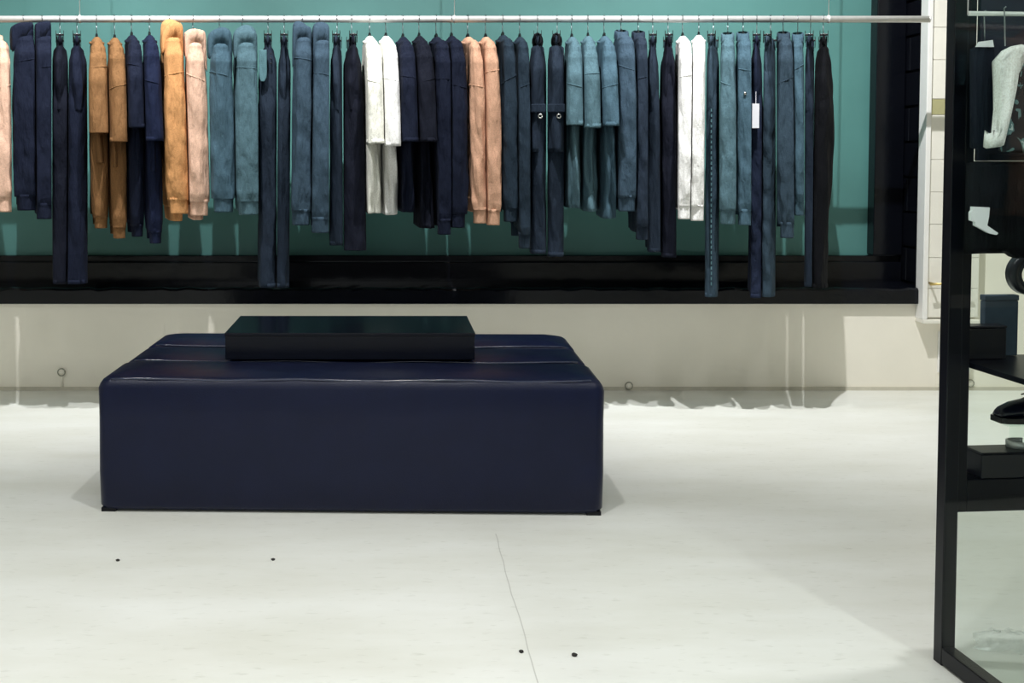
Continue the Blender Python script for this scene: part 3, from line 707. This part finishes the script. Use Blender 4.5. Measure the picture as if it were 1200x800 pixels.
# garments hang pressed against each other: squeeze every one into the slot its neighbours leave it
def centre(md, y, z):
    Xh, k, dx, zb, w_ = md
    f = max(0.0, min(1.0, (ZR - .12 - z) / max(.1, ZR - .12 - zb)))
    return Xh + k * (YR - y) + dx * f
def squeeze(d, lim):
    if lim < .004: lim = .004
    a = .86 * lim
    return d if d <= a else a + (lim - a) * (1 - math.exp(-(d - a) / (lim - a)))
def press():
    mds = [META[g.name] for g in GARMENTS]
    def border(i, y, z):
        a, b = centre(mds[i], y, z), centre(mds[i + 1], y, z)
        wa, wb_ = mds[i][4], mds[i + 1][4]
        return a + (b - a) * wa / (wa + wb_)
    for i, g in enumerate(GARMENTS):
        cy_, sy_ = math.cos(g.rotation_euler.z), math.sin(g.rotation_euler.z)
        lx, ly, lz = g.location
        for o in g.children_recursive:
            if o.type != 'MESH': continue
            for v in o.data.vertices:
                x = lx + cy_ * v.co.x - sy_ * v.co.y; y = ly + sy_ * v.co.x + cy_ * v.co.y; z = lz + v.co.z
                lo = border(i - 1, y, z) + .0022 if i else -9
                hi = border(i, y, z) - .0022 if i + 1 < len(GARMENTS) else 9
                c = centre(mds[i], y, z)
                if not lo < c < hi: c = (lo + hi) / 2
                d = x - c
                nx = c + (squeeze(d, hi - c) if d > 0 else -squeeze(-d, c - lo))
                dx = nx - x
                v.co.x += dx * cy_; v.co.y -= dx * sy_
            o.data.update()
press()

# ------------------------------------------------------------------ black shelving unit at the right
O = at_z(1106, 776)
TH_ = math.radians(5)
unit = empty('shelving_unit', (O.x, O.y, 0), TH_)
tag(unit, 'tall black metal shelving unit with glass side standing on the floor', 'shelving unit')
# local axes: +x along the back of the unit, -y towards the front, z up
def ul(px, py, b=0.0):
    """point of the unit's plane y_local = -b seen at a pixel"""
    d = ray(px, py); o = Vector((0, 0, H))
    nrm = Vector((-math.sin(TH_), math.cos(TH_), 0)); base = Vector((O.x, O.y, 0)) + nrm * (-b)
    t = (base - o).dot(nrm) / d.dot(nrm); p = o + d * t - Vector((O.x, O.y, 0))
    return Vector((p.x * math.cos(TH_) + p.y * math.sin(TH_), -p.x * math.sin(TH_) + p.y * math.cos(TH_), p.z))
def ub(name, a, b, mat, parent=None, bevel=.002): return MB().box(a, b).build(name, mat, parent or unit, bevel=bevel)
PW = ul(1119, 500).x - ul(1103, 500).x
DEP = 1.15; WID = 0.75; HT = 2.3
ub('post', (-PW / 2, -PW / 2, 0), (PW / 2, PW / 2, HT), M_BLACKMETAL)
ub('post', (-PW / 2, -DEP, 0), (PW / 2, -DEP + PW, HT), M_BLACKMETAL)
ub('post', (WID, -PW / 2, 0), (WID + PW, PW / 2, HT), M_BLACKMETAL)
ub('post', (WID, -DEP, 0), (WID + PW, -DEP + PW, HT), M_BLACKMETAL)
ub('base_rail', (-PW / 2, -DEP + PW, .004), (PW / 2, -PW / 2, .04), M_BLACKMETAL)
ub('base_rail', (WID, -DEP + PW, .004), (WID + PW, -PW / 2, .04), M_BLACKMETAL)
for yy in (-PW / 2, -DEP):
    ub('top_rail', (PW / 2, yy, HT - .03), (WID, yy + PW, HT), M_BLACKMETAL)
for xx in (-PW / 2, WID):
    ub('top_rail', (xx, -DEP + PW, HT - .03), (xx + PW, -PW / 2, HT), M_BLACKMETAL)
# inner stile
x1 = ul(1133, 400).x
zlow = ul(1125, 560).z; zlow0 = ul(1125, 598).z
ub('inner_stile', (PW / 2 + .001, -.012, zlow0), (x1, .012, HT - .03), M_BLACKMETAL)
ub('cross_rail', (x1, -.012, zlow0), (WID, .012, zlow), M_BLACKMETAL)
# shelves
zA = ul(1125, 424).z
ub('shelf', (x1 + .002, -DEP + .02, zA - .012), (WID, .075, zA), M_BLACKMETAL)
zB = ul(1180, 181).z
ub('shelf', (x1 + .03, -.30, zB - .012), (WID, -.014, zB), M_BLACKMETAL)
ub('shelf', (x1 + .002, .0125, zlow - .014), (WID, .06, zlow), M_BLACKMETAL)
# navy upper back panel with a gap beside the stile
xg = ul(1147, 60).x
ub('back_panel', (xg, -.004, zB - .0135), (WID, .008, HT - .03), M_NAVYPANEL)
ub('back_panel', (x1, -.004, ul(1140, 297).z), (WID, .008, zB - .014), M_BLACKMETAL)
# side glass
MB().box((-.0152, -DEP + PW, .04), (-.0122, -PW / 2, HT - .03)).build('glass_pane', M_GLASS, unit)

def on_unit(name, p, lab, cat, rz=0.0, group=None):
    q = unit_m @ p
    e = empty(name, q, TH_ + rz); tag(e, lab, cat, group); return e
unit_m = Matrix.Translation((O.x, O.y, 0)) @ Matrix.Rotation(TH_, 4, 'Z')
# rail inside the unit
zrl = ul(1160, 16, .06).z
e = on_unit('display_rail', Vector((0, -.06, zrl)), 'thin steel rail across the top of the black shelving unit', 'rail')
MB().tube([(ul(1135, 16, .06).x, 0, 0), (WID - .004, 0, 0)], .005, 10).build('tube', M_STEEL, e, True)
MB().tube([(WID - .014, 0, 0), (WID - .014, .053, 0)], .004, 8).build('bracket', M_STEEL, e, True)
MB().tube([(ul(1131, 16, .06).x + .006, 0, 0), (ul(1131, 16, .06).x + .006, 0, HT - .03 - zrl)], .0012, 6).build('wire', M_STEEL, e, True)
# garments on that rail: a facing black vest with white neck label, a white shirt, a printed shirt
def flat_garment(name, pxpts, b, thick, mat, lab, cat, n=1):
    pts = [ul(x, y, b) for x, y in pxpts]
    zt_ = max(p.z for p in pts); cx_ = sum(p.x for p in pts) / len(pts)
    e = on_unit(name, Vector((cx_, -b, zrl)), lab, cat)
    L_ = [Vector((p.x - cx_, 0, p.z - zrl)) for p in pts]
    c = sum(L_, Vector()) / len(L_)
    rings = []
    for dy, k in ((-thick, .90), (-thick * .8, .97), (0, 1.0), (thick * .8, .97), (thick, .90)):
        rings.append([c + (p - c) * k + Vector((0, dy + .004 * math.sin(p.x * 160 + p.z * 20), 0)) for p in L_])
    m = MB(); m.loft(rings); m.build('body', mat, e, True)
    return e, cx_
def hanger_in(e, zt_):
    MB().tube([(0, 0, .006), (0, .006, .004), (0, .004, -.012), (0, 0, zt_)], .0015, 6).build('hook', M_HOOK, e, True)
g1, c1 = flat_garment('vest', [(1140, 56), (1150, 50), (1163, 54), (1166, 90), (1165, 140), (1164, 174), (1150, 175), (1139, 174), (1138, 120)], .06, .012, gm('dnavy'), 'black sleeveless vest hanging in shelving unit with white neck card', 'vest')
hanger_in(g1, ul(1150, 50, .06).z - zrl)
pa, pb = ul(1143, 55, .075), ul(1164, 47, .075)
m = MB(); q = [(pa.x - c1, pa.z - zrl), (pb.x - c1, pa.z - zrl), (pb.x - c1 - .003, pb.z - zrl), (pa.x - c1 + .006, pb.z - zrl - .004)]
m.loft([[Vector((x, -.018, z)) for x, z in q], [Vector((x, -.0145, z)) for x, z in q]]); o = m.build('neck_card', M_WHITE, g1); o['label'] = 'white card at the neck'
g2, c2 = flat_garment('white_shirt', [(1186, 54), (1196, 52), (1200, 60), (1192, 84), (1187, 105), (1180, 140), (1172, 172), (1157, 174), (1158, 157), (1164, 163), (1168, 130), (1169, 95), (1168, 70), (1176, 58)], .12, .014, gm('white'), 'white shirt with hanging sleeve inside the shelving unit', 'shirt')
hanger_in(g2, ul(1190, 54, .12).z - zrl)
prn = plain('printed_cloth', (30, 40, 48), 0.8)
def printed():
    m_, nt, b = base_mat('black_teal_print')
    tc = N(nt, 'ShaderNodeTexCoord'); nz = N(nt, 'ShaderNodeTexNoise'); nz.inputs['Scale'].default_value = 28; nz.inputs['Detail'].default_value = 3; nz.inputs['Distortion'].default_value = 1.2
    nt.links.new(tc.outputs['Object'], nz.inputs['Vector'])
    r = N(nt, 'ShaderNodeValToRGB'); r.color_ramp.interpolation = 'CONSTANT'
    r.color_ramp.elements[0].color = lin((12, 16, 26)); r.color_ramp.elements[1].position = .56; r.color_ramp.elements[1].color = lin((96, 128, 130))
    e_ = r.color_ramp.elements.new(.66); e_.color = lin((190, 205, 205))
    nt.links.new(nz.outputs['Fac'], r.inputs['Fac']); nt.links.new(r.outputs['Color'], b.inputs['Base Color']); b.inputs['Roughness'].default_value = .8
    return m_
M_PRINT = printed()
g3, c3 = flat_garment('printed_shirt', [(1198, 52), (1225, 50), (1245, 70), (1240, 176), (1210, 180), (1172, 178), (1181, 142), (1188, 105), (1193, 84)], .09, .014, M_PRINT, 'black and teal printed shirt hanging behind the white shirt', 'shirt')
hanger_in(g3, ul(1215, 51, .09).z - zrl)
# black drawstring bag hung under the upper shelf with white label patch
g4, c4 = flat_garment('cloth_bag', [(1136, 190), (1200, 190), (1225, 190), (1225, 296), (1195, 303), (1186, 302), (1176, 293), (1160, 296), (1134, 298), (1134, 240)], .05, .02, gm('black'), 'black cloth bag hanging under the upper shelf of the unit', 'bag')
pp = [ul(x, y, .075) for x, y in ((1139, 242), (1159, 243), (1158, 254), (1156, 264), (1169, 273), (1167, 275), (1158, 273), (1142, 264), (1142, 260), (1137, 258), (1137, 249), (1139, 246))]
m = MB(); m.loft([[Vector((p.x - c4, -.028, p.z - zrl)) for p in pp], [Vector((p.x - c4, -.019, p.z - zrl)) for p in pp]]); o = m.build('white_patch', M_WHITE, g4); o['label'] = 'torn white patch'
MB().tube([(-.02, 0, ul(1180, 191, .05).z - zrl), (0, 0, zB - .0165 - zrl), (.02, 0, ul(1180, 191, .05).z - zrl)], .003, 6).build('loop', gm('black'), g4, True)
# things standing on the shelf at knee height
def box_px(x0, x1_, y0, y1_, b, depth, z0=None):
    p, q = ul(x0, y1_, b), ul(x1_, y0, b)
    return p.x, q.x, (p.z if z0 is None else z0), q.z
ax0, ax1, az0, az1 = box_px(1121, 1180, 382, 421, -.016, .1, zA)
e = on_unit('shelf_box', Vector(((ax0 + ax1) / 2, .036, zA + .001)), 'flat black display box on the shelf beside the black post', 'box'); hw = (ax1 - ax0) / 2
ub('body', (-hw, -.02, 0), (hw, .015, az1 - zA - .006), M_BLACKBOX, e); ub('lid', (-hw - .001, -.021, az1 - zA - .0055), (hw + .001, .016, az1 - zA), M_BLACKBOX, e)
ax0, ax1, az0, az1 = box_px(1153, 1194, 346, 421, -.055, .03, zA)
e = on_unit('shoe_box', Vector(((ax0 + ax1) / 2, .064, zA + .001)), 'slate blue upright carton behind the flat black box', 'box'); hw = (ax1 - ax0) / 2
ub('body', (-hw, -.009, 0), (hw, .009, az1 - zA - .013), M_SLATE, e); ub('lid', (-hw - .001, -.01, az1 - zA - .0125), (hw + .001, .01, az1 - zA), M_SLATE, e)
zt2 = az1
# ring shaped accessory standing on the carton
rp = ul(1206, 321, -.064); rr = (ul(1203, 296, -.064).z - ul(1203, 345, -.064).z) / 2
e = on_unit('belt_coil', Vector((rp.x, .064, zt2)), 'dark coiled belt standing on edge on the slate carton', 'belt')
for k, (r_, w_) in enumerate(((rr - .006, .0065), (rr - .016, .004))):
    pts = [Vector((r_ * math.cos(2 * PI * j / 32), 0, rr + r_ * math.sin(2 * PI * j / 32))) for j in range(33)]
    rings = []
    for j, p in enumerate(pts):
        a = 2 * PI * j / 32; d = Vector((math.cos(a), 0, math.sin(a)))
        rings.append([p + d * w_ + Vector((0, -.014, 0)), p + d * w_ + Vector((0, .014, 0)), p - d * w_ + Vector((0, .014, 0)), p - d * w_ + Vector((0, -.014, 0))])
    MB().loft(rings, False, False).build(('outer_loop', 'inner_loop')[k], plain('dark_belt_leather', (34, 38, 46), 0.35), e, True)
# lower plinth, shoe and bracelet
ax0, ax1, az0, az1 = box_px(1150, 1235, 529, 560, .012, .1, zlow)
e = on_unit('shelf_plinth', Vector(((ax0 + ax1) / 2, 0, zlow + .001)), 'black plinth box on the lowest shelf of the unit', 'box'); hw = (ax1 - ax0) / 2
ub('body', (-hw, -.012, 0), (hw, .05, az1 - zlow - .004), M_BLACKBOX, e); ub('top_board', (-hw - .001, -.013, az1 - zlow - .0035), (hw + .001, .051, az1 - zlow), M_BLACKBOX, e)
zpl = az1
bp_ = ul(1196, 525, -.03)
e = on_unit('bracelet', Vector((bp_.x, .03, zpl)), 'open silver cuff bracelet lying on the lower black plinth', 'bracelet')
rings = []
for j in range(29):
    a = math.radians(60 + 300 * j / 28); d = Vector((math.cos(a), math.sin(a) * .8, 0)); p = d * .029
    rings.append([p + d * .0025, p + d * .0025 + Vector((0, 0, .015)), p - d * .0025 + Vector((0, 0, .015)), p - d * .0025])
MB().loft(rings).build('band', M_STEEL, e, True)
for a in (60, 360):
    a = math.radians(a); MB().tube([(.029 * math.cos(a), .0232 * math.sin(a), 0.0), (.029 * math.cos(a), .0232 * math.sin(a), .015)], .0035, 8).build('end_knob', M_STEEL, e, True)
# shoe on a small clear riser standing on the plinth
sp_ = ul(1170, 492, -.06); zsole = ul(1190, 494, -.06).z
e = on_unit('shoe_riser', Vector((sp_.x + .05, .065, zpl)), 'small glass riser on the lower plinth carrying a black shoe', 'riser')
ub('top_plate', (-.045, -.03, zsole - zpl - .004), (.12, .03, zsole - zpl), M_GLASS, e, 0)
for sx in (-.0, .1): ub('leg', (sx, -.03, 0), (sx + .004, .03, zsole - zpl - .004), M_GLASS, e, 0)
e = on_unit('shoe', Vector((sp_.x, .065, zsole)), 'glossy black lace-up shoe above the lower plinth', 'shoe')
prof = [(-.0, .012, .004, .016), (.008, .024, .004, .022), (.03, .034, .005, .027), (.06, .04, .006, .03), (.085, .05, .008, .029), (.11, .062, .01, .027), (.15, .07, .01, .026), (.19, .068, .006, .026), (.215, .062, .005, .022), (.225, .05, .01, .012)]
rings = []
for x, zt3, zb3, hw3 in prof:
    rings.append([Vector((x, hw3 * math.cos(2 * PI * k / 16) * (1.0 if math.sin(2 * PI * k / 16) < .2 else .8), .01 + (zt3) / 2 + (zt3 / 2) * math.sin(2 * PI * k / 16))) for k in range(16)])
MB().loft(rings).build('upper', M_SHOE, e, True)
rings = []
for x, _, _, hw3 in prof: rings.append([Vector((x - .003, -hw3 - .003, 0)), Vector((x - .003, hw3 + .003, 0)), Vector((x - .003, hw3 + .003, .012)), Vector((x - .003, -hw3 - .003, .012))])
MB().loft(rings).build('sole', M_HANGER, e)
for k in range(4):
    x = .07 + k * .014; MB().tube([(x, -.02, .055 + k * .005), (x + .004, 0, .064 + k * .006), (x, .02, .055 + k * .005)], .002, 6).build('lace', M_HANGER, e, True)
def wrap_mat():
    m_, nt, b = base_mat('clear_wrap'); out = nt.nodes['Material Output']
    t = N(nt, 'ShaderNodeBsdfTransparent'); b.inputs['Base Color'].default_value = (.9, .93, .9, 1); b.inputs['Roughness'].default_value = .15
    tc = N(nt, 'ShaderNodeTexCoord'); nz = N(nt, 'ShaderNodeTexNoise'); nz.inputs['Scale'].default_value = 40; nt.links.new(tc.outputs['Object'], nz.inputs['Vector'])
    mt = N(nt, 'ShaderNodeMath', operation='MULTIPLY'); mt.inputs[1].default_value = .4; nt.links.new(nz.outputs['Fac'], mt.inputs[0])
    mx = N(nt, 'ShaderNodeMixShader'); nt.links.new(mt.outputs[0], mx.inputs[0]); nt.links.new(t.outputs[0], mx.inputs[1]); nt.links.new(b.outputs[0], mx.inputs[2])
    nt.links.new(mx.outputs[0], out.inputs['Surface']); return m_
# crumpled clear wrap on the floor inside the unit
cp = at_z(1178, 757)
m = MB(); rings = []
for zz, k in ((0.001, 1), (.012, 1.05), (.024, .85), (.032, .5), (.034, .15)):
    rings.append([Vector((.075 * k * math.cos(2 * PI * a / 18) * random.uniform(.8, 1.15), .04 * k * math.sin(2 * PI * a / 18) * random.uniform(.8, 1.15), max(.001, zz + random.uniform(-.004, .004)))) for a in range(18)])
m.loft(rings); o = m.build('plastic_wrap', wrap_mat()); o.location = cp; tag(o, 'crumpled clear plastic wrap on the floor inside the shelving unit', 'wrap')
